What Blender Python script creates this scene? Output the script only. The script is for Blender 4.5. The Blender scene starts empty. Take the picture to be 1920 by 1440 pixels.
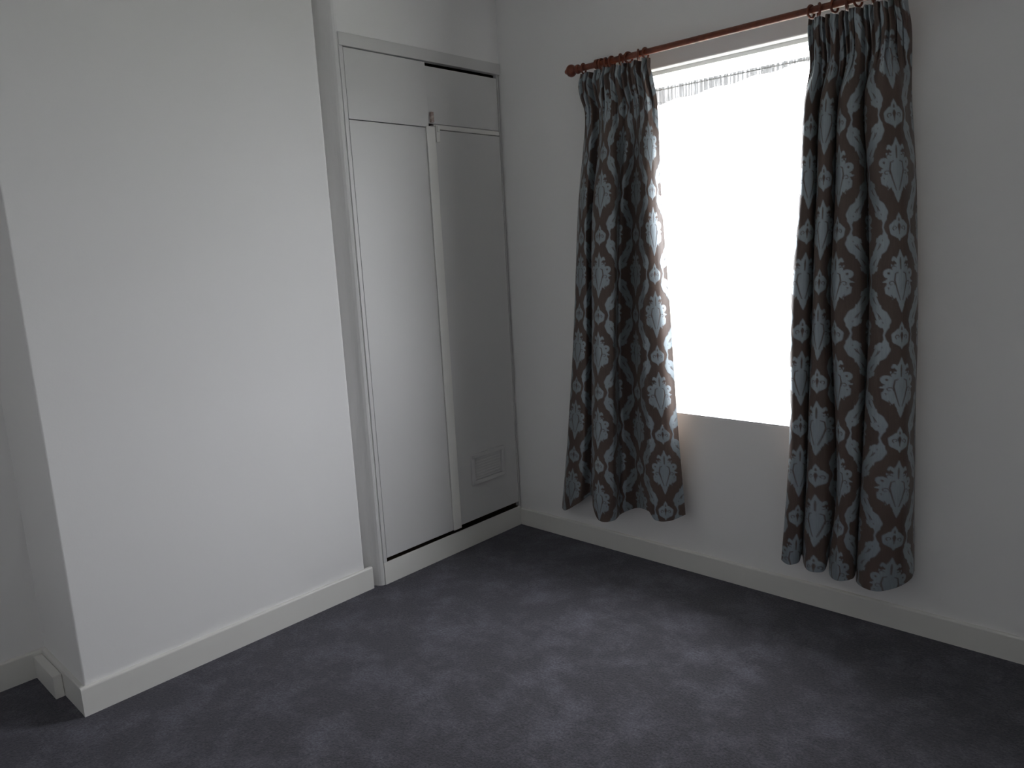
import bpy, bmesh, math
import numpy as np
from mathutils import Vector, Matrix

SC = bpy.context.scene
COL = SC.collection

# ------------------------------------------------------------------ camera
cam_data = bpy.data.cameras.new('camera')
cam = bpy.data.objects.new('camera', cam_data)
COL.objects.link(cam)
YAW, PITCH, ROLL = math.radians(-43.149), math.radians(-10.2506), math.radians(-3.0397)
_f = Vector((math.sin(YAW) * math.cos(PITCH), math.cos(YAW) * math.cos(PITCH), math.sin(PITCH)))
_r0 = Vector((math.cos(YAW), -math.sin(YAW), 0))
_u0 = _r0.cross(_f)
_r = _r0 * math.cos(ROLL) + _u0 * math.sin(ROLL)
_u = -_r0 * math.sin(ROLL) + _u0 * math.cos(ROLL)
_m = Matrix((_r, _u, -_f)).transposed().to_4x4()
_m.translation = Vector((2.6836, -2.8803, 1.5))
cam.matrix_world = _m
cam_data.sensor_fit = 'HORIZONTAL'
cam_data.sensor_width = 36.0
cam_data.lens = 1405.38 / 1920 * 36.0
cam_data.clip_start = 0.02
SC.camera = cam

# ------------------------------------------------------------------ sky and exposure
world = bpy.data.worlds.new('overcast_sky')
SC.world = world
world.use_nodes = True
wn = world.node_tree
wn.nodes.clear()
w_out = wn.nodes.new('ShaderNodeOutputWorld')
w_bg = wn.nodes.new('ShaderNodeBackground')
w_bg.inputs['Color'].default_value = (0.955, 0.935, 1.0, 1)
w_bg.inputs['Strength'].default_value = 9.0
# overcast sky: three times as bright at the zenith as at the horizon
w_tc = wn.nodes.new('ShaderNodeTexCoord')
w_sep = wn.nodes.new('ShaderNodeSeparateXYZ')
w_map = wn.nodes.new('ShaderNodeMapRange')
w_map.inputs['From Min'].default_value = 0.0
w_map.inputs['From Max'].default_value = 1.0
w_map.inputs['To Min'].default_value = 1.0
w_map.inputs['To Max'].default_value = 3.0
w_mul = wn.nodes.new('ShaderNodeVectorMath')
w_mul.operation = 'SCALE'
w_mul.inputs[0].default_value = (0.955, 0.935, 1.0)
wn.links.new(w_tc.outputs['Generated'], w_sep.inputs[0])
wn.links.new(w_sep.outputs['Z'], w_map.inputs['Value'])
wn.links.new(w_map.outputs['Result'], w_mul.inputs['Scale'])
wn.links.new(w_mul.outputs['Vector'], w_bg.inputs['Color'])
wn.links.new(w_bg.outputs[0], w_out.inputs[0])

portal = bpy.data.lights.new('window_portal', 'AREA')        # only guides the sky sampling, gives no light
portal.shape = 'RECTANGLE'
portal.size, portal.size_y = 1.00, 1.48
portal.cycles.is_portal = True
po = bpy.data.objects.new('window_portal', portal)
COL.objects.link(po)
po.location = (1.28, 0.148, 1.472)
po.rotation_euler = (math.radians(-90), 0, 0)

SC.view_settings.view_transform = 'Standard'
SC.view_settings.look = 'None'
SC.view_settings.gamma = 1.0
SC.view_settings.use_curve_mapping = False
SC.view_settings.exposure = 0.72
SC.cycles.use_denoising = True
SC.cycles.max_bounces = 16
SC.cycles.diffuse_bounces = 10
SC.cycles.transparent_max_bounces = 16
SC.cycles.sample_clamp_indirect = 12


# ------------------------------------------------------------------ helpers
def material(name, color, rough=0.6, spec=0.3, bump=None, vary=None, coat=0.0):
    """bump = list of (noise scale, strength, distance); vary = (noise scale, second colour, detail)"""
    m = bpy.data.materials.new(name)
    m.use_nodes = True
    nt = m.node_tree
    bs = nt.nodes['Principled BSDF']
    bs.inputs['Base Color'].default_value = (*color, 1)
    bs.inputs['Roughness'].default_value = rough
    bs.inputs['Specular IOR Level'].default_value = spec
    bs.inputs['Coat Weight'].default_value = coat
    tc = nt.nodes.new('ShaderNodeTexCoord')
    if vary:
        sc, c2, det = vary
        n = nt.nodes.new('ShaderNodeTexNoise')
        n.inputs['Scale'].default_value = sc
        n.inputs['Detail'].default_value = det
        nt.links.new(tc.outputs['Object'], n.inputs['Vector'])
        r = nt.nodes.new('ShaderNodeValToRGB')
        r.color_ramp.elements[0].position = 0.35
        r.color_ramp.elements[1].position = 0.68
        r.color_ramp.elements[0].color = (*color, 1)
        r.color_ramp.elements[1].color = (*c2, 1)
        nt.links.new(n.outputs['Fac'], r.inputs['Fac'])
        nt.links.new(r.outputs['Color'], bs.inputs['Base Color'])
    last = None
    for sc, st, di in (bump or []):
        n = nt.nodes.new('ShaderNodeTexNoise')
        n.inputs['Scale'].default_value = sc
        n.inputs['Detail'].default_value = 4
        nt.links.new(tc.outputs['Object'], n.inputs['Vector'])
        b = nt.nodes.new('ShaderNodeBump')
        b.inputs['Strength'].default_value = st
        b.inputs['Distance'].default_value = di
        nt.links.new(n.outputs['Fac'], b.inputs['Height'])
        if last:
            nt.links.new(last.outputs['Normal'], b.inputs['Normal'])
        last = b
    if last:
        nt.links.new(last.outputs['Normal'], bs.inputs['Normal'])
    return m


def link(name, bm, mat, parent=None, smooth=False):
    me = bpy.data.meshes.new(name)
    bmesh.ops.recalc_face_normals(bm, faces=bm.faces)
    bm.to_mesh(me)
    bm.free()
    if smooth:
        me.polygons.foreach_set('use_smooth', [True] * len(me.polygons))
    me.materials.append(mat)
    o = bpy.data.objects.new(name, me)
    COL.objects.link(o)
    if parent:
        o.parent = parent
        o.matrix_parent_inverse = parent.matrix_world.inverted()
    return o


def empty(name, loc):
    o = bpy.data.objects.new(name, None)
    o.empty_display_size = 0.1
    o.location = loc
    COL.objects.link(o)
    bpy.context.view_layer.update()
    return o


def tag(o, label=None, cat=None, group=None, kind=None):
    for k, v in (('label', label), ('category', cat), ('group', group), ('kind', kind)):
        if v:
            o[k] = v
    return o


def add_box(bm, x0, x1, y0, y1, z0, z1, bevel=0.0, seg=2):
    v = [bm.verts.new((x, y, z)) for x in (x0, x1) for y in (y0, y1) for z in (z0, z1)]
    fs = [(0, 1, 3, 2), (4, 6, 7, 5), (0, 4, 5, 1), (2, 3, 7, 6), (0, 2, 6, 4), (1, 5, 7, 3)]
    faces = [bm.faces.new([v[i] for i in f]) for f in fs]
    if bevel:
        es = list({e for f in faces for e in f.edges})
        bmesh.ops.bevel(bm, geom=es, offset=bevel, segments=seg, affect='EDGES', profile=0.6)


def box(name, mat, x0, x1, y0, y1, z0, z1, bevel=0.0, parent=None, seg=2):
    bm = bmesh.new()
    add_box(bm, x0, x1, y0, y1, z0, z1, bevel, seg)
    return link(name, bm, mat, parent)


def extrude_plan(bm, pts, z0, z1):
    """a wall sheet standing on an open plan polyline"""
    lo = [bm.verts.new((x, y, z0)) for x, y in pts]
    hi = [bm.verts.new((x, y, z1)) for x, y in pts]
    for i in range(len(pts) - 1):
        bm.faces.new((lo[i], lo[i + 1], hi[i + 1], hi[i]))


def skirting(bm, a, b, inward, h, t):
    """baseboard from a to b (back line on the wall), t thick toward 'inward', rounded top front edge"""
    a, b, n = Vector((*a, 0)), Vector((*b, 0)), Vector((*inward, 0))
    prof = [(0, 0), (t, 0)]
    r = min(0.007, t * 0.5)
    prof += [(t - r + r * math.cos(k * math.pi / 8), h - r + r * math.sin(k * math.pi / 8)) for k in range(5)]
    prof += [(0, h)]
    A = [bm.verts.new(a + n * d + Vector((0, 0, z))) for d, z in prof]
    B = [bm.verts.new(b + n * d + Vector((0, 0, z))) for d, z in prof]
    k = len(prof)
    for i in range(k):
        bm.faces.new((A[i], A[(i + 1) % k], B[(i + 1) % k], B[i]))
    bm.faces.new(A)
    bm.faces.new(list(reversed(B)))


def add_lathe_x(bm, x, y, z, prof, n=20):
    """prof = list of (dx, radius) turned about a line along x"""
    rings = []
    for dx, r in prof:
        rings.append([bm.verts.new((x + dx, y + r * math.cos(2 * math.pi * k / n), z + r * math.sin(2 * math.pi * k / n)))
                      for k in range(n)])
    for a, b in zip(rings[:-1], rings[1:]):
        for k in range(n):
            bm.faces.new((a[k], a[(k + 1) % n], b[(k + 1) % n], b[k]))
    bm.faces.new(rings[0])
    bm.faces.new(list(reversed(rings[-1])))


# ------------------------------------------------------------------ materials
M_wall = material('matt_white_emulsion', (0.83, 0.825, 0.82), 0.85, 0.15, bump=[(9, 0.10, 0.01), (160, 0.08, 0.002)])
M_trim = material('white_gloss_paint', (0.74, 0.732, 0.70), 0.38, 0.45, bump=[(14, 0.06, 0.006)])
M_door = material('white_eggshell_paint', (0.62, 0.615, 0.61), 0.42, 0.4, bump=[(5, 0.08, 0.01), (60, 0.04, 0.002)])
M_ceil = material('ceiling_white', (0.78, 0.78, 0.77), 0.9, 0.1)
M_dark = material('bare_timber_inside', (0.10, 0.075, 0.055), 0.9, 0.1)
M_chip = material('chipped_paint_over_wood', (0.30, 0.20, 0.17), 0.7, 0.2, bump=[(90, 0.3, 0.002)],
                  vary=(60, (0.55, 0.48, 0.44), 3))
M_upvc = material('white_plastic_frame', (0.80, 0.80, 0.80), 0.3, 0.4)
M_tile = material('white_sill_paint', (0.80, 0.80, 0.79), 0.35, 0.4)
M_pole = material('mahogany_stained_wood', (0.115, 0.022, 0.010), 0.32, 0.5, vary=(35, (0.19, 0.045, 0.018), 5))
M_ground = material('garden_paving', (0.17, 0.165, 0.155), 0.9, 0.1, vary=(0.6, (0.13, 0.14, 0.10), 4))
M_lining = material('brown_lining_cotton', (0.15, 0.115, 0.09), 0.9, 0.1)


def carpet_material():
    m = bpy.data.materials.new('grey_carpet_pile')
    m.use_nodes = True
    nt = m.node_tree
    N, L = nt.nodes, nt.links
    bs = N['Principled BSDF']
    bs.inputs['Roughness'].default_value = 0.95
    bs.inputs['Specular IOR Level'].default_value = 0.05
    bs.inputs['Sheen Weight'].default_value = 0.25
    bs.inputs['Sheen Roughness'].default_value = 0.5
    bs.inputs['Sheen Tint'].default_value = (0.75, 0.75, 0.9, 1)
    tc = N.new('ShaderNodeTexCoord')

    def noise(scale, detail, dist=0.0, rough=0.5):
        n = N.new('ShaderNodeTexNoise')
        n.inputs['Scale'].default_value = scale
        n.inputs['Detail'].default_value = detail
        n.inputs['Distortion'].default_value = dist
        n.inputs['Roughness'].default_value = rough
        L.new(tc.outputs['Object'], n.inputs['Vector'])
        return n

    patch = noise(6.0, 10, 0.2, 0.74)       # brushed pile: footmarks and smudges
    ramp = N.new('ShaderNodeValToRGB')
    ramp.color_ramp.elements[0].position = 0.46
    ramp.color_ramp.elements[1].position = 0.66
    ramp.color_ramp.elements[0].color = (0.050, 0.0485, 0.053, 1)
    ramp.color_ramp.elements[1].color = (0.098, 0.096, 0.112, 1)
    L.new(patch.outputs['Fac'], ramp.inputs['Fac'])
    tuft = noise(120, 4, 0.0, 0.75)
    tr = N.new('ShaderNodeMapRange')
    tr.inputs['From Min'].default_value = 0.3
    tr.inputs['From Max'].default_value = 0.7
    tr.inputs['To Min'].default_value = 0.45
    tr.inputs['To Max'].default_value = 1.6
    L.new(tuft.outputs['Fac'], tr.inputs['Value'])
    mx = N.new('ShaderNodeMix')
    mx.data_type = 'RGBA'
    mx.blend_type = 'MULTIPLY'
    mx.inputs['Factor'].default_value = 1.0
    L.new(ramp.outputs['Color'], mx.inputs['A'])
    L.new(tr.outputs['Result'], mx.inputs['B'])
    L.new(mx.outputs['Result'], bs.inputs['Base Color'])
    b1 = N.new('ShaderNodeBump')
    b1.inputs['Strength'].default_value = 0.7
    b1.inputs['Distance'].default_value = 0.006
    L.new(tuft.outputs['Fac'], b1.inputs['Height'])
    b2 = N.new('ShaderNodeBump')
    b2.inputs['Strength'].default_value = 0.15
    b2.inputs['Distance'].default_value = 0.01
    L.new(patch.outputs['Fac'], b2.inputs['Height'])
    L.new(b1.outputs['Normal'], b2.inputs['Normal'])
    L.new(b2.outputs['Normal'], bs.inputs['Normal'])
    return m


def damask_material():
    """brown ground, silver-blue satin figure; the figure comes from the woven-pattern attribute of the cloth"""
    m = bpy.data.materials.new('brown_and_silver_damask')
    m.use_nodes = True
    nt = m.node_tree
    N, L = nt.nodes, nt.links
    bs = N['Principled BSDF']
    at = N.new('ShaderNodeAttribute')
    at.attribute_name = 'woven_figure'
    tc = N.new('ShaderNodeTexCoord')
    weave = N.new('ShaderNodeTexNoise')
    weave.inputs['Scale'].default_value = 220
    weave.inputs['Detail'].default_value = 3
    mp = N.new('ShaderNodeMapping')
    mp.inputs['Scale'].default_value = (1, 1, 0.12)
    L.new(tc.outputs['Object'], mp.inputs['Vector'])
    L.new(mp.outputs['Vector'], weave.inputs['Vector'])
    ground = N.new('ShaderNodeMix')
    ground.data_type = 'RGBA'
    ground.inputs['A'].default_value = (0.072, 0.048, 0.038, 1)
    ground.inputs['B'].default_value = (0.112, 0.076, 0.060, 1)
    L.new(weave.outputs['Fac'], ground.inputs['Factor'])
    fig = N.new('ShaderNodeMix')
    fig.data_type = 'RGBA'
    fig.inputs['A'].default_value = (0.25, 0.29, 0.32, 1)
    fig.inputs['B'].default_value = (0.36, 0.41, 0.44, 1)
    L.new(weave.outputs['Fac'], fig.inputs['Factor'])
    mx = N.new('ShaderNodeMix')
    mx.data_type = 'RGBA'
    L.new(at.outputs['Fac'], mx.inputs['Factor'])
    L.new(ground.outputs['Result'], mx.inputs['A'])
    L.new(fig.outputs['Result'], mx.inputs['B'])
    L.new(mx.outputs['Result'], bs.inputs['Base Color'])
    me_ = N.new('ShaderNodeMapRange')
    me_.inputs['To Max'].default_value = 0.55
    L.new(at.outputs['Fac'], me_.inputs['Value'])
    L.new(me_.outputs['Result'], bs.inputs['Metallic'])
    ro = N.new('ShaderNodeMapRange')
    ro.inputs['To Min'].default_value = 0.50
    ro.inputs['To Max'].default_value = 0.40
    L.new(at.outputs['Fac'], ro.inputs['Value'])
    L.new(ro.outputs['Result'], bs.inputs['Roughness'])
    bs.inputs['Specular IOR Level'].default_value = 0.5
    bs.inputs['Sheen Weight'].default_value = 0.1
    bs.inputs['Sheen Roughness'].default_value = 0.4
    b = N.new('ShaderNodeBump')
    b.inputs['Strength'].default_value = 0.25
    b.inputs['Distance'].default_value = 0.002
    L.new(at.outputs['Fac'], b.inputs['Height'])
    L.new(b.outputs['Normal'], bs.inputs['Normal'])
    return m


def sheer_material(name, clear, white, through=None):
    m = bpy.data.materials.new(name)
    m.use_nodes = True
    nt = m.node_tree
    N, L = nt.nodes, nt.links
    N.remove(N['Principled BSDF'])
    out = N['Material Output']
    tr = N.new('ShaderNodeBsdfTransparent')
    tl = N.new('ShaderNodeBsdfTranslucent')
    df = N.new('ShaderNodeBsdfDiffuse')
    th = white if through is None else through
    tl.inputs['Color'].default_value = (th, th, th * 1.03, 1)
    df.inputs['Color'].default_value = (white, white, white, 1)
    m1 = N.new('ShaderNodeMixShader')
    m1.inputs[0].default_value = 0.5
    L.new(tl.outputs[0], m1.inputs[1])
    L.new(df.outputs[0], m1.inputs[2])
    # thread density: fine vertical threads let more or less light through
    tc = N.new('ShaderNodeTexCoord')
    mp = N.new('ShaderNodeMapping')
    mp.inputs['Scale'].default_value = (1, 1, 0.03)
    ns = N.new('ShaderNodeTexNoise')
    ns.inputs['Scale'].default_value = 130
    L.new(tc.outputs['Object'], mp.inputs['Vector'])
    L.new(mp.outputs['Vector'], ns.inputs['Vector'])
    rg = N.new('ShaderNodeMapRange')
    rg.inputs['From Min'].default_value = 0.3
    rg.inputs['From Max'].default_value = 0.7
    rg.inputs['To Min'].default_value = 1 - clear - 0.12
    rg.inputs['To Max'].default_value = 1 - clear + 0.12
    L.new(ns.outputs['Fac'], rg.inputs['Value'])
    m2 = N.new('ShaderNodeMixShader')
    L.new(rg.outputs['Result'], m2.inputs[0])
    L.new(tr.outputs[0], m2.inputs[1])
    L.new(m1.outputs[0], m2.inputs[2])
    L.new(m2.outputs[0], out.inputs['Surface'])
    return m


def glass_material():
    m = bpy.data.materials.new('window_glass')
    m.use_nodes = True
    nt = m.node_tree
    N, L = nt.nodes, nt.links
    N.remove(N['Principled BSDF'])
    tr = N.new('ShaderNodeBsdfTransparent')
    tr.inputs['Color'].default_value = (0.95, 0.97, 0.96, 1)
    gl = N.new('ShaderNodeBsdfGlossy')
    gl.inputs['Roughness'].default_value = 0.02
    fr = N.new('ShaderNodeFresnel')
    fr.inputs['IOR'].default_value = 1.45
    mx = N.new('ShaderNodeMixShader')
    geo = N.new('ShaderNodeNewGeometry')          # reflect on the outer faces only, no false total reflection inside
    inv = N.new('ShaderNodeMath')
    inv.operation = 'SUBTRACT'
    inv.inputs[0].default_value = 1.0
    L.new(geo.outputs['Backfacing'], inv.inputs[1])
    mul = N.new('ShaderNodeMath')
    mul.operation = 'MULTIPLY'
    L.new(fr.outputs[0], mul.inputs[0])
    L.new(inv.outputs[0], mul.inputs[1])
    L.new(mul.outputs[0], mx.inputs[0])
    L.new(tr.outputs[0], mx.inputs[1])
    L.new(gl.outputs[0], mx.inputs[2])
    L.new(mx.outputs[0], N['Material Output'].inputs['Surface'])
    return m


M_carpet = carpet_material()
M_damask = damask_material()
M_net = sheer_material('sheer_white_net', 0.70, 0.85)
M_nethead = sheer_material('gathered_net_heading', 0.0, 0.75, 0.19)
M_glass = glass_material()

# ------------------------------------------------------------------ room shell
XR, YB, ZC = 3.10, -3.35, 2.78      # right wall, back wall, ceiling
YW = 0.015                          # face of the window wall
XF = -0.035                         # face of the chimney breast
YBL, YBR = -2.20, -1.022            # its two corners

tag(box('floor', M_carpet, -0.75, XR + 0.1, YB - 0.1, 0.3, -0.15, 0.0), kind='structure')
tag(box('ceiling', M_ceil, -0.75, XR + 0.1, YB - 0.1, 0.3, ZC, ZC + 0.15), kind='structure')

bm = bmesh.new()


def arc(cx, cy, r, a0, a1, n=5):
    return [(cx + r * math.cos(math.radians(a0 + (a1 - a0) * k / n)), cy + r * math.sin(math.radians(a0 + (a1 - a0) * k / n)))
            for k in range(n + 1)]


pts = [(-0.463, YB - 0.05), (-0.463, YBL)]
pts += arc(XF - 0.006, YBL + 0.006, 0.006, -90, 0, 3)
pts += arc(XF - 0.014, YBR - 0.014, 0.014, 0, 90, 6)
pts += [(-0.14, YBR), (-0.14, -0.992)]
pts += [(-0.125 + 0.121 * math.cos(math.radians(a)), -0.937 + 0.052 * math.sin(math.radians(a))) for a in range(-90, 1, 10)]
extrude_plan(bm, pts, 0.0, ZC)
# boxed-in wall over the cupboard, and the wall behind the cupboard
extrude_plan(bm, [(-0.004, -0.937), (-0.004, 0.03)], 2.40, ZC)
extrude_plan(bm, [(-0.42, -0.937), (-0.42, 0.30)], 0.0, ZC)
bmesh.ops.remove_doubles(bm, verts=bm.verts, dist=1e-5)
wl = link('wall_left', bm, M_wall)
tag(wl, kind='structure')

# window wall with its opening
OX0, OX1, OZ0, OZ1 = 0.78, 1.74, 0.733, 2.211
bm = bmesh.new()


def rect(y, x0, x1, z0, z1):
    return [bm.verts.new(c) for c in ((x0, y, z0), (x1, y, z0), (x1, y, z1), (x0, y, z1))]


fo, fi = rect(YW, -0.5, XR + 0.1, 0, ZC), rect(YW, OX0, OX1, OZ0, OZ1)
bo, bi = rect(0.15, -0.5, XR + 0.1, 0, ZC), rect(0.15, OX0, OX1, OZ0, OZ1)
for k in range(4):
    j = (k + 1) % 4
    bm.faces.new((fo[k], fo[j], fi[j], fi[k]))
    bm.faces.new((bo[j], bo[k], bi[k], bi[j]))
    bm.faces.new((fi[k], fi[j], bi[j], bi[k]))
    bm.faces.new((fo[j], fo[k], bo[k], bo[j]))
edge = [e for e in bm.edges if all(v in fi for v in e.verts)]
bmesh.ops.bevel(bm, geom=edge, offset=0.006, segments=3, affect='EDGES', profile=0.5)
tag(link('wall_window', bm, M_wall), kind='structure')
tag(box('wall_right', M_wall, XR, XR + 0.12, YB - 0.1, YW, 0, ZC), kind='structure')
tag(box('wall_back', M_wall, -0.463, XR, YB - 0.12, YB, 0, ZC), kind='structure')

# skirting boards
HB, TB = 0.1035, 0.016
bm = bmesh.new()
skirting(bm, (XF, YBL - TB), (XF, -0.992), (1, 0), HB, TB)
tag(link('baseboard_breast', bm, M_trim), kind='structure')
bm = bmesh.new()
skirting(bm, (XF, YBL), (-0.447, YBL), (0, -1), HB, TB - 0.001)
tag(link('baseboard_return', bm, M_trim), kind='structure')
bm = bmesh.new()
skirting(bm, (-0.463, YBL), (-0.463, YB), (1, 0), HB, TB)
tag(link('baseboard_left', bm, M_trim), kind='structure')
bm = bmesh.new()
skirting(bm, (0.0, YW), (XR, YW), (0, -1), 0.094, YW)
tag(link('baseboard_window', bm, M_trim), kind='structure')
bm = bmesh.new()
skirting(bm, (XR, YW), (XR, YB), (-1, 0), 0.094, TB)
tag(link('baseboard_right', bm, M_trim), kind='structure')
bm = bmesh.new()
skirting(bm, (-0.447, YB), (XR - TB, YB), (0, 1), 0.094, TB)
tag(link('baseboard_back', bm, M_trim), kind='structure')
# short boxed length of timber against the return skirting in the alcove
tag(box('trim_1', M_trim, -0.447, -0.222, -2.246, YBL - TB, 0.0, 0.088, 0.003), kind='structure')

# ------------------------------------------------------------------ window
win = empty('window_1', (1.25, 0.12, OZ0))
tag(win, kind='structure')
FY0, FY1 = 0.062, 0.13
bm = bmesh.new()
fw = 0.016
add_box(bm, OX0, OX1, FY0, FY1, OZ1 - fw, OZ1, 0.002)
add_box(bm, OX0, OX1, FY0, FY1, OZ0, OZ0 + 0.009, 0.002)
add_box(bm, OX0, OX0 + 0.05, FY0, FY1, OZ0 + 0.009, OZ1 - fw, 0.002)
add_box(bm, OX1 - 0.05, OX1, FY0, FY1, OZ0 + 0.009, OZ1 - fw, 0.002)
link('window_frame', bm, M_upvc, win)
box('window_pane', M_glass, OX0 + 0.05, OX1 - 0.05, 0.095, 0.099, OZ0 + 0.009, OZ1 - fw, 0, win)
box('window_sill', M_tile, OX0 + 0.001, OX1 - 0.001, YW + 0.001, FY0, OZ0 - 0.004, OZ0 + 0.004, 0.002, win)

# unseen eaves added outside to cut steep skylight on the floor near the window
M_added_eaves = material('added_eaves_board', (0.45, 0.45, 0.44), 0.7, 0.2)
tag(box('added_shade_eaves', M_added_eaves, -3.0, 6.0, 0.151, 0.66, 2.34, 2.46), kind='structure')
# paved yard below, outside
tag(box('ground', M_ground, -30, 30, 0.6, 60, -2.95, -2.75), kind='structure')

# ------------------------------------------------------------------ fitted cupboard
cup = empty('fitted_cupboard', (0, -0.47, 0))
tag(cup, 'tall white painted built-in cupboard with four flush doors in the corner beside the window', 'cupboard')
ZD, ZM, ZT = 0.1255, 2.064, 2.350
bm = bmesh.new()
add_box(bm, -0.415, -0.40, -0.936, 0.010, 0.0, 2.40)
add_box(bm, -0.40, -0.031, -0.936, -0.924, 0.0, 2.40)
add_box(bm, -0.40, -0.031, 0.000, 0.010, 0.0, 2.40)
add_box(bm, -0.40, -0.031, -0.924, 0.0, 2.388, 2.40)
add_box(bm, -0.40, -0.031, -0.924, 0.0, 0.04, 0.055)
tag(link('carcass', bm, M_dark, cup), 'dark unpainted timber inside')
box('shelf', M_dark, -0.39, -0.045, -0.922, -0.002, 2.045, 2.062, 0.001, cup)
box('plinth', M_trim, -0.006, 0.0, -0.940, 0.0, 0.0, 0.1067, 0.002, cup)
box('left_stile', M_door, -0.030, 0.0, -0.9405, -0.922, 0.1067, ZT, 0.002, cup).name = 'stile'
box('stile', M_door, -0.030, -0.004, -0.005, 0.0, 0.1067, ZT, 0.001, cup)
box('head_rail', M_door, -0.030, 0.003, -0.9405, 0.012, ZT + 0.001, 2.402, 0.002, cup)
box('middle_rail', M_trim, -0.030, -0.006, -0.447, -0.008, 2.060, 2.080, 0.001, cup)


def door(y0, y1, z0, z1, x, thick=0.019):
    return box('door', M_door, x - thick, x, y0, y1, z0, z1, 0.0015, cup)


dl = door(-0.9195, -0.454, ZD, ZM - 0.003, -0.001)          # tall left door
dr = door(-0.4475, -0.0075, 0.1325, 2.056, -0.006)           # tall right door, set back
ul = door(-0.9195, -0.4800, ZM + 0.001, ZT - 0.004, -0.001)
ur = door(-0.4775, -0.0085, 2.083, 2.3325, -0.007)
box('cover_strip', M_trim, -0.001, 0.007, -0.502, -0.450, ZD - 0.001, 2.068, 0.0025, dl)
bm = bmesh.new()
add_box(bm, -0.006, 0.011, -0.4465, -0.4245, 2.000, 2.074, 0.003)
add_box(bm, 0.011, 0.016, -0.4430, -0.4280, 2.045, 2.070, 0.002)
link('finger_pull', bm, M_trim, dr)
bm = bmesh.new()
add_box(bm, -0.007, 0.008, -0.468, -0.452, 2.086, 2.132, 0.003)
add_lathe_x(bm, 0.008, -0.460, 2.118, [(0, 0.004), (0.002, 0.004), (0.003, 0.002)], 10)
tag(link('turn_catch', bm, M_chip, ur), 'turn catch with paint worn down to brown wood')
# ventilator near the foot of the tall right door
bm = bmesh.new()
vy0, vy1, vz0, vz1 = -0.352, -0.112, 0.318, 0.478
for b in ((vy0, vy1, vz1 - 0.020, vz1), (vy0, vy1, vz0, vz0 + 0.020),
          (vy0, vy0 + 0.020, vz0 + 0.020, vz1 - 0.020), (vy1 - 0.020, vy1, vz0 + 0.020, vz1 - 0.020)):
    add_box(bm, -0.006, 0.007, b[0], b[1], b[2], b[3], 0.002)
link('vent_frame', bm, M_door, dr)
vz = vz0 + 0.0215
while vz < vz1 - 0.03:
    bm = bmesh.new()
    add_box(bm, -0.0055, -0.0022, vy0 + 0.021, vy1 - 0.021, vz, vz + 0.0120, 0.0008)
    bmesh.ops.rotate(bm, verts=bm.verts, cent=(-0.004, 0, vz + 0.006), matrix=Matrix.Rotation(math.radians(-12), 3, 'Y'))
    link('vent_slat', bm, M_door, dr)
    vz += 0.0148

# ------------------------------------------------------------------ curtain pole and rings
PY, PZ, PR = -0.085, 2.2595, 0.0125
pole = empty('curtain_pole', (1.27, PY, PZ))
tag(pole, 'reddish brown wooden curtain pole with turned ball finials above the window', 'curtain pole')
bm = bmesh.new()
add_lathe_x(bm, 0.565, PY, PZ, [(0, PR), (1.45, PR)], 24)
link('rod', bm, M_pole, pole, smooth=False)
for x, s in ((0.565, -1), (2.015, 1)):
    bm = bmesh.new()
    prof = [(0.004, 0.017), (0.0, 0.0195), (-0.008, 0.0195), (-0.012, 0.015), (-0.017, 0.0135), (-0.022, 0.017),
            (-0.028, 0.0225), (-0.036, 0.0262), (-0.044, 0.0265), (-0.052, 0.0235), (-0.058, 0.017), (-0.060, 0.013),
            (-0.066, 0.012), (-0.072, 0.008), (-0.0735, 0.002)]
    add_lathe_x(bm, x, PY, PZ, [(-s * d, r) for d, r in prof], 24)
    link('finial', bm, M_pole, pole, smooth=True)
for x in (0.668, 1.955):
    bm = bmesh.new()
    ring = [(math.cos(a) * 0.0205, math.sin(a) * 0.0205) for a in [2 * math.pi * k / 20 for k in range(20)]]
    inn = [(c * 0.0128 / 0.0205, s_ * 0.0128 / 0.0205) for c, s_ in ring]
    vs = {}
    for tagx in (-0.008, 0.008):
        for nm, rr in (('o', ring), ('i', inn)):
            vs[(tagx, nm)] = [bm.verts.new((x + tagx, PY + a, PZ + b)) for a, b in rr]
    for k in range(20):
        j = (k + 1) % 20
        bm.faces.new((vs[(-0.008, 'o')][k], vs[(-0.008, 'o')][j], vs[(0.008, 'o')][j], vs[(0.008, 'o')][k]))
        bm.faces.new((vs[(-0.008, 'i')][j], vs[(-0.008, 'i')][k], vs[(0.008, 'i')][k], vs[(0.008, 'i')][j]))
        for tx in (-0.008, 0.008):
            bm.faces.new((vs[(tx, 'o')][k], vs[(tx, 'i')][k], vs[(tx, 'i')][j], vs[(tx, 'o')][j]))
    add_box(bm, x - 0.007, x + 0.007, PY + 0.019, YW - 0.010, PZ - 0.009, PZ + 0.009, 0.002)
    add_box(bm, x - 0.016, x + 0.016, YW - 0.010, YW, PZ - 0.03, PZ + 0.03, 0.003)
    link('bracket', bm, M_pole, pole)


def ring_bm(R=0.0205, r=0.0043):
    bm = bmesh.new()
    nu, nv = 28, 10
    g = []
    for i in range(nu):
        a = 2 * math.pi * i / nu
        g.append([bm.verts.new((r * math.sin(2 * math.pi * j / nv),
                                (R + r * math.cos(2 * math.pi * j / nv)) * math.cos(a),
                                (R + r * math.cos(2 * math.pi * j / nv)) * math.sin(a))) for j in range(nv)])
    for i in range(nu):
        for j in range(nv):
            bm.faces.new((g[i][j], g[(i + 1) % nu][j], g[(i + 1) % nu][(j + 1) % nv], g[i][(j + 1) % nv]))
    return bm


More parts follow.
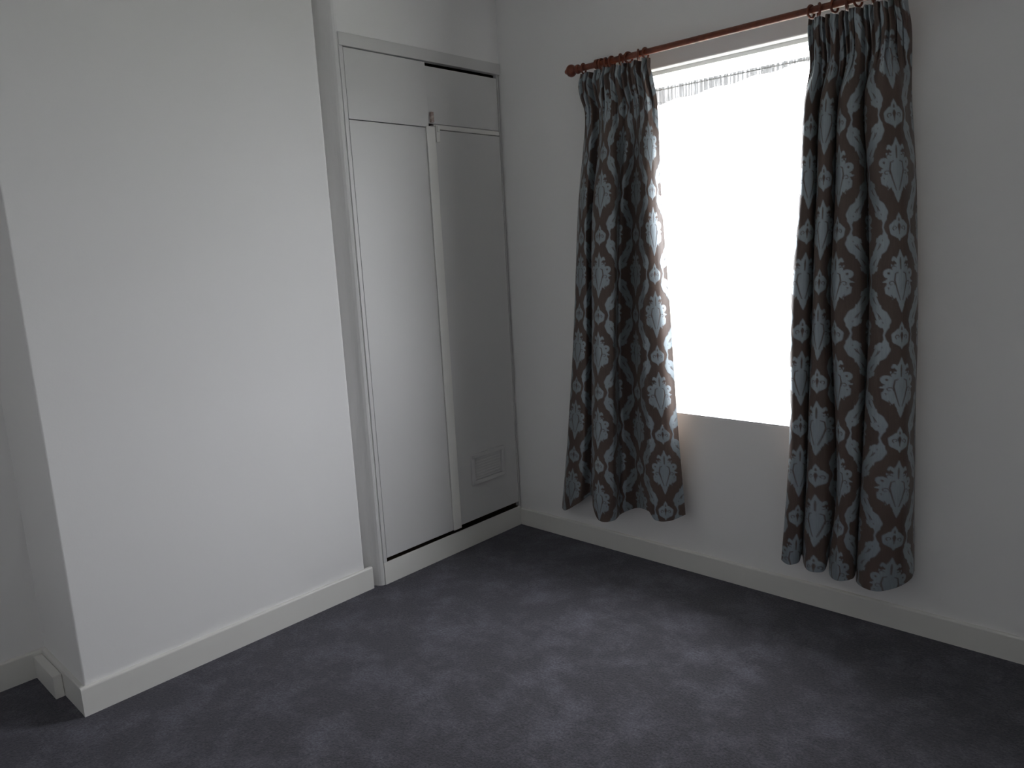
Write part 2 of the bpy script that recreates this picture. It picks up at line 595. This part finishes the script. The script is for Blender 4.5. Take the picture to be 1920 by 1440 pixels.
proto = None
ORD = ('first', 'second', 'third', 'fourth', 'fifth', 'sixth', 'seventh', 'eighth')
ring_sets = (
    ('brown wooden curtain ring above the left curtain, %s from the finial at the left end', 'rings holding the left curtain',
     ((0.592, 8), (0.690, -14), (0.712, 10), (0.742, -6), (0.788, 12), (0.826, -18), (0.874, 28), (0.909, -4))),
    ('brown wooden curtain ring above the right curtain, %s from the window edge', 'rings holding the right curtain',
     ((1.584, -10), (1.612, 30), (1.664, -14), (1.705, 12), (1.741, -20), (1.790, 8), (1.850, -12), (1.905, 15))))
for label, group, spots in ring_sets:
    for i, (x, a) in enumerate(spots):
        if proto is None:
            o = proto = link('curtain_ring', ring_bm(), M_pole, smooth=True)
        else:
            o = proto.copy()
            COL.objects.link(o)
        o.location = (x, PY, PZ - 0.0205 + 0.0043 + PR - 0.0005)
        o.rotation_euler = (0, 0, math.radians(a))
        tag(o, label % ORD[i], 'curtain ring', group)


# ------------------------------------------------------------------ damask figure
def capsules(X, Y, chain):
    """signed distance to a chain of tapering capsules; chain = [(x, y, r), ...]"""
    d = np.full(X.shape, 9.0)
    for (ax, ay, ar), (bx, by, br) in zip(chain[:-1], chain[1:]):
        ex, ey = bx - ax, by - ay
        t = np.clip(((X - ax) * ex + (Y - ay) * ey) / (ex * ex + ey * ey + 1e-12), 0, 1)
        d = np.minimum(d, np.hypot(X - ax - t * ex, Y - ay - t * ey) - (ar + t * (br - ar)))
    return d


def spiral(cx, cy, r0, r1, a0, a1, w0, w1, n=9):
    out = []
    for k in range(n + 1):
        t = k / n
        a = math.radians(a0 + (a1 - a0) * t)
        r = r0 + (r1 - r0) * t
        out.append((cx + r * math.cos(a), cy + r * math.sin(a), w0 + (w1 - w0) * t))
    return out


CU, CV = 0.146, 0.350        # column spacing and repeat height of the damask (m)


def figure(u, v, scale):
    """coverage 0..1 of the silver figure at cloth coordinates u (across) and v (down), half-drop repeat"""
    u, v = u / scale, v / scale
    out = np.zeros(u.shape)
    aa = 0.0024
    k0 = np.floor(u / CU + 0.5)
    for dk in (-1, 0, 1):
        k = k0 + dk
        x = u - k * CU
        w = np.mod(v - np.mod(k, 2) * CV / 2 + CV / 2, CV) - CV / 2     # + is up the cloth
        ax, aw = np.abs(x), np.abs(w)
        # palmette medallion: pointed, with a scalloped leafy rim
        th = np.arctan2(w, ax + 1e-6)
        base = (np.power(ax / 0.046, 1.35) + np.power(aw / 0.076, 1.35)) ** (1 / 1.35) - 1
        med = (base - 0.10 * np.cos(17 * th) - 0.05 * np.cos(34 * th + 1)) * 0.045
        tip = capsules(ax, w, [(0, 0.062, 0.011), (0, 0.082, 0.0075), (0, 0.101, 0.0015)])
        tip2 = capsules(ax, w, [(0, -0.066, 0.011), (0, -0.086, 0.0055), (0, -0.098, 0.0012)])
        curl = capsules(ax, w, spiral(0.035, 0.027, 0.011, 0.009, -120, 120, 0.0065, 0.0055, 7))
        curl2 = capsules(ax, w, [(0.011, 0.066, 0.0055), (0.020, 0.076, 0.005), (0.024, 0.069, 0.0035)])
        curl3 = capsules(ax, w, [(0.026, -0.043, 0.0075), (0.039, -0.035, 0.0062), (0.042, -0.023, 0.0045)])
        d = np.minimum.reduce([med, tip, tip2, curl, curl2, curl3])
        c = np.clip(0.5 - d / aa, 0, 1)
        # cut lines inside the medallion
        cut = np.minimum.reduce([
            capsules(ax, w, [(0.004, -0.060, 0.0010), (0.012, -0.030, 0.0016), (0.020, 0.004, 0.0022), (0.017, 0.026, 0.0018), (0.009, 0.030, 0.0014)]),
            capsules(ax, w, spiral(0.029, -0.006, 0.010, 0.003, 200, -120, 0.0013, 0.0011, 8)),
            capsules(ax, w, [(0.0, 0.040, 0.0016), (0.0, 0.066, 0.0024), (0.0, 0.078, 0.0010)]),
            capsules(ax, w, [(0.035, 0.027, 0.0026), (0.036, 0.028, 0.0026)]),
            capsules(ax, w, [(0.014, 0.048, 0.0010), (0.024, 0.052, 0.0016), (0.028, 0.046, 0.0012)]),
            capsules(ax, w, [(0.012, -0.072, 0.0010), (0.024, -0.058, 0.0016), (0.030, -0.044, 0.0010)])])
        c *= 1 - np.clip(0.5 - cut / aa, 0, 1)
        # heart-shaped bud halfway between two medallions
        wb = np.where(w > 0, w - CV / 2, w + CV / 2)
        bud = np.minimum.reduce([
            capsules(ax, wb, [(0.004, -0.028, 0.008), (0.014, -0.016, 0.013), (0.017, 0.000, 0.012), (0.009, 0.014, 0.008)]),
            capsules(ax, wb, [(0, 0.020, 0.009), (0, 0.030, 0.0065), (0, 0.043, 0.001)]),
            capsules(ax, wb, [(0, -0.026, 0.010), (0, -0.044, 0.001)])])
        cb = np.clip(0.5 - bud / aa, 0, 1)
        cutb = np.minimum.reduce([
            capsules(ax, wb, spiral(0.012, -0.004, 0.0075, 0.003, -60, 250, 0.0014, 0.0010, 8)),
            capsules(ax, wb, [(0.0, -0.022, 0.0010), (0.0, 0.006, 0.0016)]),
            capsules(ax, wb, [(0.0, 0.020, 0.0024), (0.0, 0.027, 0.0014)])])
        cb *= 1 - np.clip(0.5 - cutb / aa, 0, 1)
        # acanthus scrolls bending round the medallion, mirrored up and down
        body = [(0.100, 0.000, 0.0022), (0.103, 0.014, 0.0030), (0.104, 0.028, 0.0085), (0.099, 0.047, 0.0175),
                (0.089, 0.064, 0.0205), (0.076, 0.080, 0.0165), (0.062, 0.095, 0.0105), (0.051, 0.108, 0.0075),
                (0.041, 0.122, 0.0070), (0.040, 0.133, 0.0070)]
        hook = spiral(0.053, 0.134, 0.0130, 0.0050, 190, -90, 0.0068, 0.0068, 8)
        barb = [(0.076, 0.074, 0.010), (0.086, 0.086, 0.007), (0.089, 0.098, 0.0015)]
        barb2 = [(0.090, 0.044, 0.010), (0.078, 0.040, 0.007), (0.071, 0.047, 0.0015)]
        lf = np.minimum.reduce([capsules(ax, aw, q) for q in (body, hook, barb, barb2)])
        cl = np.clip(0.5 - lf / aa, 0, 1)
        vein = np.minimum.reduce([
            capsules(ax, aw, [(0.100, 0.034, 0.0008), (0.090, 0.056, 0.0016), (0.074, 0.076, 0.0018), (0.056, 0.098, 0.0010)]),
            capsules(ax, aw, [(0.088, 0.062, 0.0008), (0.084, 0.078, 0.0012)]),
            capsules(ax, aw, [(0.081, 0.066, 0.0008), (0.086, 0.052, 0.0011)]),
            capsules(ax, aw, [(0.050, 0.134, 0.0022), (0.051, 0.135, 0.0022)])])
        cl *= 1 - np.clip(0.5 - vein / aa, 0, 1)
        out = np.maximum.reduce([out, c, cb, cl])
    return out


# ------------------------------------------------------------------ curtains
def hermite(P, t, tq):
    """Catmull-Rom style interpolation of P (axis 0) given at increasing t, sampled at tq"""
    P = np.asarray(P, float)
    n = len(t)
    m = np.zeros_like(P)
    for i in range(n):
        a, b = max(i - 1, 0), min(i + 1, n - 1)
        m[i] = (P[b] - P[a]) / (t[b] - t[a])
    i = np.clip(np.searchsorted(t, tq, side='right') - 1, 0, n - 2)
    h = np.asarray(t)[i + 1] - np.asarray(t)[i]
    s = (tq - np.asarray(t)[i]) / h
    sh = (slice(None),) + (None,) * (P.ndim - 1)
    s, h = s[sh], h[sh]
    s2, s3 = s * s, s * s * s
    return ((2 * s3 - 3 * s2 + 1) * P[i] + (s3 - 2 * s2 + s) * h * m[i]
            + (-2 * s3 + 3 * s2) * P[i + 1] + (s3 - s2) * h * m[i + 1])


def grid_object(name, P, mat, parent, attr=None):
    nr, nc = P.shape[:2]
    me = bpy.data.meshes.new(name)
    idx = np.arange(nr * nc).reshape(nr, nc)
    q = np.stack([idx[:-1, :-1], idx[1:, :-1], idx[1:, 1:], idx[:-1, 1:]], -1).reshape(-1, 4)
    me.vertices.add(nr * nc)
    me.vertices.foreach_set('co', P.reshape(-1).astype(np.float32))
    me.loops.add(q.size)
    me.loops.foreach_set('vertex_index', q.reshape(-1).astype(np.int32))
    me.polygons.add(len(q))
    me.polygons.foreach_set('loop_start', (np.arange(len(q)) * 4).astype(np.int32))
    me.polygons.foreach_set('use_smooth', np.ones(len(q), bool))
    me.update(calc_edges=True)
    if attr is not None:
        a = me.attributes.new('woven_figure', 'FLOAT', 'POINT')
        a.data.foreach_set('value', attr.reshape(-1).astype(np.float32))
    me.materials.append(mat)
    o = bpy.data.objects.new(name, me)
    COL.objects.link(o)
    if parent:
        o.parent = parent
        o.matrix_parent_inverse = parent.matrix_world.inverted()
    return o


def normals(P):
    du = np.gradient(P, axis=1)
    dv = np.gradient(P, axis=0)
    n = np.cross(du, dv)
    return n / (np.linalg.norm(n, axis=2, keepdims=True) + 1e-9)


def curtain(ctrl, sa, label, scale, u0, v0, pleats, seed):
    C = np.array(ctrl)                                  # rows top..hem, columns left..right
    sa = np.array(sa)
    nr, nc = 640, 400
    zr = C[:, :, 2].mean(1)
    tr = (zr[0] - zr) / (zr[0] - zr[-1])
    uq = np.linspace(0, sa[-1], nc)
    tq = np.linspace(0, 1, nr)
    rows = np.stack([hermite(C[i], sa, uq) for i in range(len(C))])     # every control row, densely across
    P = hermite(rows, tr, tq)
    rng = np.random.default_rng(seed)
    z = P[:, :, 2]
    # pencil pleats of the heading, dying out below the tape
    ph = 2 * math.pi * pleats * (uq / sa[-1]) + 0.9 * np.sin(uq * 31 + seed) + 0.5 * np.sin(uq * 67 + 2 * seed)
    head = np.clip((z - 1.93) / 0.22, 0, 1) ** 1.5
    tape = np.exp(-((z - 2.165) / 0.030) ** 2)
    P[:, :, 1] += head * (1 - 0.35 * tape) * (0.0125 * np.sin(ph)[None, :]) + head * 0.004 * np.sin(2.3 * ph + 1)[None, :]
    P[:, :, 1] -= 0.006 * np.exp(-((z - 2.195) / 0.018) ** 2)
    P[:, :, 1] -= 0.012 * np.clip((z - 2.10) / 0.08, 0, 1)
    P[:, :, 0] += head * 0.003 * np.cos(ph * 1.0)[None, :]
    P[:, :, 2] += np.clip((z - 2.17) / 0.06, 0, 1) * 0.004 * np.sin(ph * 0.5 + 1)[None, :]
    # soft rumples down the cloth
    low = np.clip((2.1 - z) / 0.5, 0, 1)
    rum = np.zeros_like(z)
    for k in range(7):
        fu, fz = rng.uniform(5, 22), rng.uniform(1.5, 7.0)
        rum += np.sin(fu * 2 * math.pi * uq[None, :] / sa[-1] * 0.35 + fz * z * 2 + rng.uniform(0, 6.28)) / 7
    P[:, :, 1] += low * rum * 0.005
    P[:, :, 0] += low * np.roll(rum, 57, axis=1) * 0.002
    P[:, :, 1] = np.minimum(P[:, :, 1], 0.002)
    root = empty('curtain', (P[-1, :, 0].mean(), PY, P[-1, :, 2].min()))
    tag(root, label, 'curtain', 'pair of patterned window curtains')
    U = np.broadcast_to(uq[None, :], z.shape) - u0
    V = z - v0
    grid_object('face_fabric', P, M_damask, root, figure(U, V, scale))
    N = normals(P)
    if N[:, :, 1].mean() < 0:
        N = -N                                          # toward the window
    N *= 0.004
    N[:, :, 1] = np.maximum(N[:, :, 1], 0.0)
    L = (P + N)[::5, ::4].copy()
    L[:, :, 1] = np.minimum(L[:, :, 1] + 0.001, 0.0125)
    L = L[2:-3]
    lin = grid_object('lining', L, M_lining, root)
    lin['label'] = 'plain brown lining on the back of the curtain'
    return root


CTRL_L = [
    [(0.573, -0.076, 2.232), (0.603, -0.083, 2.232), (0.638, -0.085, 2.232), (0.658, -0.079, 2.232), (0.706, -0.09, 2.232), (0.734, -0.095, 2.232), (0.763, -0.093, 2.232), (0.805, -0.081, 2.232), (0.83, -0.081, 2.232), (0.874, -0.087, 2.232), (0.891, -0.089, 2.232), (0.916, -0.086, 2.232), (0.938, -0.081, 2.232)],
    [(0.555, -0.07, 2.16), (0.587, -0.081, 2.16), (0.624, -0.085, 2.16), (0.645, -0.075, 2.16), (0.695, -0.094, 2.16), (0.726, -0.101, 2.16), (0.756, -0.098, 2.16), (0.8, -0.079, 2.16), (0.827, -0.078, 2.16), (0.874, -0.089, 2.16), (0.892, -0.092, 2.16), (0.918, -0.087, 2.16), (0.942, -0.078, 2.16)],
    [(0.562, -0.046, 2.06), (0.594, -0.075, 2.06), (0.631, -0.085, 2.06), (0.652, -0.06, 2.06), (0.703, -0.107, 2.06), (0.733, -0.125, 2.06), (0.764, -0.117, 2.06), (0.808, -0.07, 2.06), (0.835, -0.068, 2.06), (0.882, -0.095, 2.06), (0.9, -0.103, 2.06), (0.926, -0.09, 2.06), (0.95, -0.067, 2.06)],
    [(0.472, -0.008, 1.65), (0.528, -0.065, 1.65), (0.583, -0.085, 1.65), (0.588, -0.035, 1.65), (0.652, -0.13, 1.65), (0.715, -0.165, 1.65), (0.783, -0.15, 1.65), (0.745, -0.055, 1.65), (0.795, -0.05, 1.65), (0.888, -0.105, 1.65), (0.92, -0.122, 1.65), (0.945, -0.095, 1.65), (0.955, -0.048, 1.65)],
    [(0.416, -0.008, 1.0), (0.463, -0.065, 1.0), (0.549, -0.085, 1.0), (0.549, -0.035, 1.0), (0.62, -0.13, 1.0), (0.681, -0.165, 1.0), (0.753, -0.15, 1.0), (0.713, -0.055, 1.0), (0.776, -0.05, 1.0), (0.872, -0.105, 1.0), (0.91, -0.122, 1.0), (0.966, -0.095, 1.0), (0.996, -0.048, 1.0)],
    [(0.356, -0.008, 0.55), (0.412, -0.065, 0.55), (0.52, -0.085, 0.55), (0.531, -0.035, 0.55), (0.604, -0.13, 0.55), (0.658, -0.165, 0.55), (0.737, -0.15, 0.55), (0.719, -0.055, 0.55), (0.784, -0.05, 0.55), (0.883, -0.105, 0.55), (0.927, -0.122, 0.55), (0.99, -0.095, 0.55), (1.026, -0.048, 0.55)],
    [(0.302, -0.008, 0.158), (0.369, -0.065, 0.175), (0.476, -0.085, 0.242), (0.509, -0.035, 0.275), (0.596, -0.13, 0.265), (0.657, -0.165, 0.214), (0.726, -0.15, 0.222), (0.712, -0.055, 0.229), (0.785, -0.05, 0.267), (0.891, -0.105, 0.292), (0.935, -0.122, 0.263), (0.996, -0.095, 0.263), (1.047, -0.048, 0.289)]]
CTRL_R = [
    [(1.574, -0.08, 2.228), (1.59, -0.085, 2.228), (1.603, -0.088, 2.228), (1.615, -0.086, 2.228), (1.632, -0.081, 2.228), (1.652, -0.087, 2.228), (1.665, -0.09, 2.228), (1.676, -0.088, 2.228), (1.697, -0.081, 2.228), (1.714, -0.087, 2.228), (1.731, -0.09, 2.228), (1.752, -0.088, 2.228), (1.775, -0.081, 2.228), (1.795, -0.087, 2.228), (1.817, -0.092, 2.228), (1.832, -0.092, 2.228), (1.847, -0.089, 2.228), (1.872, -0.081, 2.228), (1.889, -0.075, 2.228)],
    [(1.571, -0.077, 2.16), (1.588, -0.085, 2.16), (1.601, -0.09, 2.16), (1.614, -0.087, 2.16), (1.632, -0.078, 2.16), (1.652, -0.088, 2.16), (1.667, -0.093, 2.16), (1.678, -0.09, 2.16), (1.699, -0.079, 2.16), (1.718, -0.088, 2.16), (1.735, -0.094, 2.16), (1.757, -0.09, 2.16), (1.781, -0.078, 2.16), (1.801, -0.088, 2.16), (1.824, -0.096, 2.16), (1.84, -0.096, 2.16), (1.856, -0.091, 2.16), (1.882, -0.078, 2.16), (1.9, -0.069, 2.16)],
    [(1.571, -0.065, 2.07), (1.588, -0.085, 2.07), (1.601, -0.098, 2.07), (1.614, -0.09, 2.07), (1.632, -0.068, 2.07), (1.652, -0.092, 2.07), (1.667, -0.105, 2.07), (1.678, -0.098, 2.07), (1.699, -0.07, 2.07), (1.718, -0.092, 2.07), (1.735, -0.107, 2.07), (1.757, -0.098, 2.07), (1.781, -0.068, 2.07), (1.801, -0.092, 2.07), (1.825, -0.113, 2.07), (1.84, -0.113, 2.07), (1.856, -0.1, 2.07), (1.882, -0.068, 2.07), (1.9, -0.044, 2.07)],
    [(1.554, -0.045, 1.95), (1.562, -0.085, 1.95), (1.583, -0.11, 1.95), (1.607, -0.095, 1.95), (1.613, -0.05, 1.95), (1.628, -0.1, 1.95), (1.652, -0.125, 1.95), (1.675, -0.11, 1.95), (1.677, -0.055, 1.95), (1.69, -0.1, 1.95), (1.718, -0.13, 1.95), (1.76, -0.11, 1.95), (1.764, -0.05, 1.95), (1.777, -0.1, 1.95), (1.82, -0.14, 1.95), (1.853, -0.14, 1.95), (1.886, -0.115, 1.95), (1.894, -0.05, 1.95), (1.896, -0.004, 1.95)],
    [(1.538, -0.045, 1.62), (1.55, -0.085, 1.62), (1.574, -0.11, 1.62), (1.602, -0.095, 1.62), (1.606, -0.05, 1.62), (1.621, -0.1, 1.62), (1.648, -0.125, 1.62), (1.672, -0.11, 1.62), (1.675, -0.055, 1.62), (1.687, -0.1, 1.62), (1.719, -0.13, 1.62), (1.771, -0.11, 1.62), (1.783, -0.05, 1.62), (1.798, -0.1, 1.62), (1.841, -0.14, 1.62), (1.881, -0.14, 1.62), (1.913, -0.115, 1.62), (1.925, -0.05, 1.62), (1.924, -0.004, 1.62)],
    [(1.519, -0.045, 1.25), (1.527, -0.085, 1.25), (1.556, -0.11, 1.25), (1.592, -0.095, 1.25), (1.6, -0.05, 1.25), (1.615, -0.1, 1.25), (1.64, -0.125, 1.25), (1.661, -0.11, 1.25), (1.67, -0.055, 1.25), (1.681, -0.1, 1.25), (1.718, -0.13, 1.25), (1.784, -0.11, 1.25), (1.802, -0.05, 1.25), (1.814, -0.1, 1.25), (1.86, -0.14, 1.25), (1.907, -0.14, 1.25), (1.937, -0.115, 1.25), (1.947, -0.05, 1.25), (1.942, -0.004, 1.25)],
    [(1.52, -0.045, 0.6), (1.526, -0.085, 0.6), (1.553, -0.11, 0.6), (1.587, -0.095, 0.6), (1.592, -0.05, 0.6), (1.605, -0.1, 0.6), (1.637, -0.125, 0.6), (1.683, -0.11, 0.6), (1.707, -0.055, 0.6), (1.717, -0.1, 0.6), (1.745, -0.13, 0.6), (1.791, -0.11, 0.6), (1.794, -0.05, 0.6), (1.805, -0.1, 0.6), (1.854, -0.14, 0.6), (1.913, -0.14, 0.6), (1.954, -0.115, 0.6), (1.963, -0.05, 0.6), (1.958, -0.004, 0.6)],
    [(1.506, -0.045, 0.2), (1.503, -0.085, 0.206), (1.542, -0.11, 0.203), (1.576, -0.095, 0.215), (1.571, -0.05, 0.232), (1.602, -0.1, 0.212), (1.637, -0.125, 0.206), (1.68, -0.11, 0.212), (1.679, -0.055, 0.249), (1.701, -0.1, 0.199), (1.743, -0.13, 0.198), (1.787, -0.11, 0.211), (1.782, -0.05, 0.215), (1.799, -0.1, 0.196), (1.85, -0.14, 0.198), (1.894, -0.14, 0.202), (1.947, -0.115, 0.224), (1.972, -0.05, 0.239), (1.97, -0.004, 0.253)]]
S_L = [0.0, 0.074, 0.162, 0.212, 0.331, 0.402, 0.474, 0.577, 0.641, 0.751, 0.793, 0.855, 0.911]
S_R = [0.0, 0.042, 0.076, 0.109, 0.154, 0.206, 0.243, 0.271, 0.326, 0.373, 0.417, 0.472, 0.534, 0.586, 0.644, 0.684, 0.725, 0.791, 0.837]
curtain(CTRL_L, S_L, 'brown damask curtain with silver-blue pattern hanging left of the window, nearest the white cupboard',
        1.0, 0.402, 1.011, 15, 3)
curtain(CTRL_R, S_R, 'brown damask curtain with silver-blue pattern hanging right of the window, its inner edge in shadow',
        1.04, 0.705, 1.322, 16, 8)

# ------------------------------------------------------------------ net curtain
net = empty('net_curtain', (1.25, 0.045, OZ0 + 0.01))
tag(net, 'sheer white net curtain filling the bright window between the two patterned curtains', 'net curtain')


def net_sheet(z0, z1, nz, nx, amp, waves):
    x = np.linspace(OX0 + 0.01, OX1 - 0.01, nx)
    z = np.linspace(z1, z0, nz)
    X, Z = np.meshgrid(x, z)
    ph = 2 * math.pi * waves * (X - OX0) / (OX1 - OX0)
    Y = 0.042 + amp * np.sin(ph + 1.3 * np.sin(X * 23)) + amp * 0.4 * np.sin(2.7 * ph + 2.0 * Z)
    return np.stack([X, Y, Z], -1)


grid_object('net', net_sheet(OZ0 + 0.008, 2.080, 40, 420, 0.0055, 13), M_net, net)
H = net_sheet(2.070, 2.138, 8, 420, 0.003, 40)
H[:, :, 1] -= 0.004
t = np.clip((H[:, :, 0] - 0.90) / 0.60, 0, 1)                # the stitched heading sags unevenly, deepest at the left
H[:, :, 2] = 2.138 - (2.138 - H[:, :, 2]) * (1.0 - 0.72 * t + 0.06 * np.sin(H[:, :, 0] * 37))
grid_object('heading', H, M_nethead, net)
bm = bmesh.new()
add_lathe_x(bm, OX0, 0.042, 2.128, [(0, 0.0022), (OX1 - OX0, 0.0022)], 10)
link('net_wire', bm, M_upvc, net)
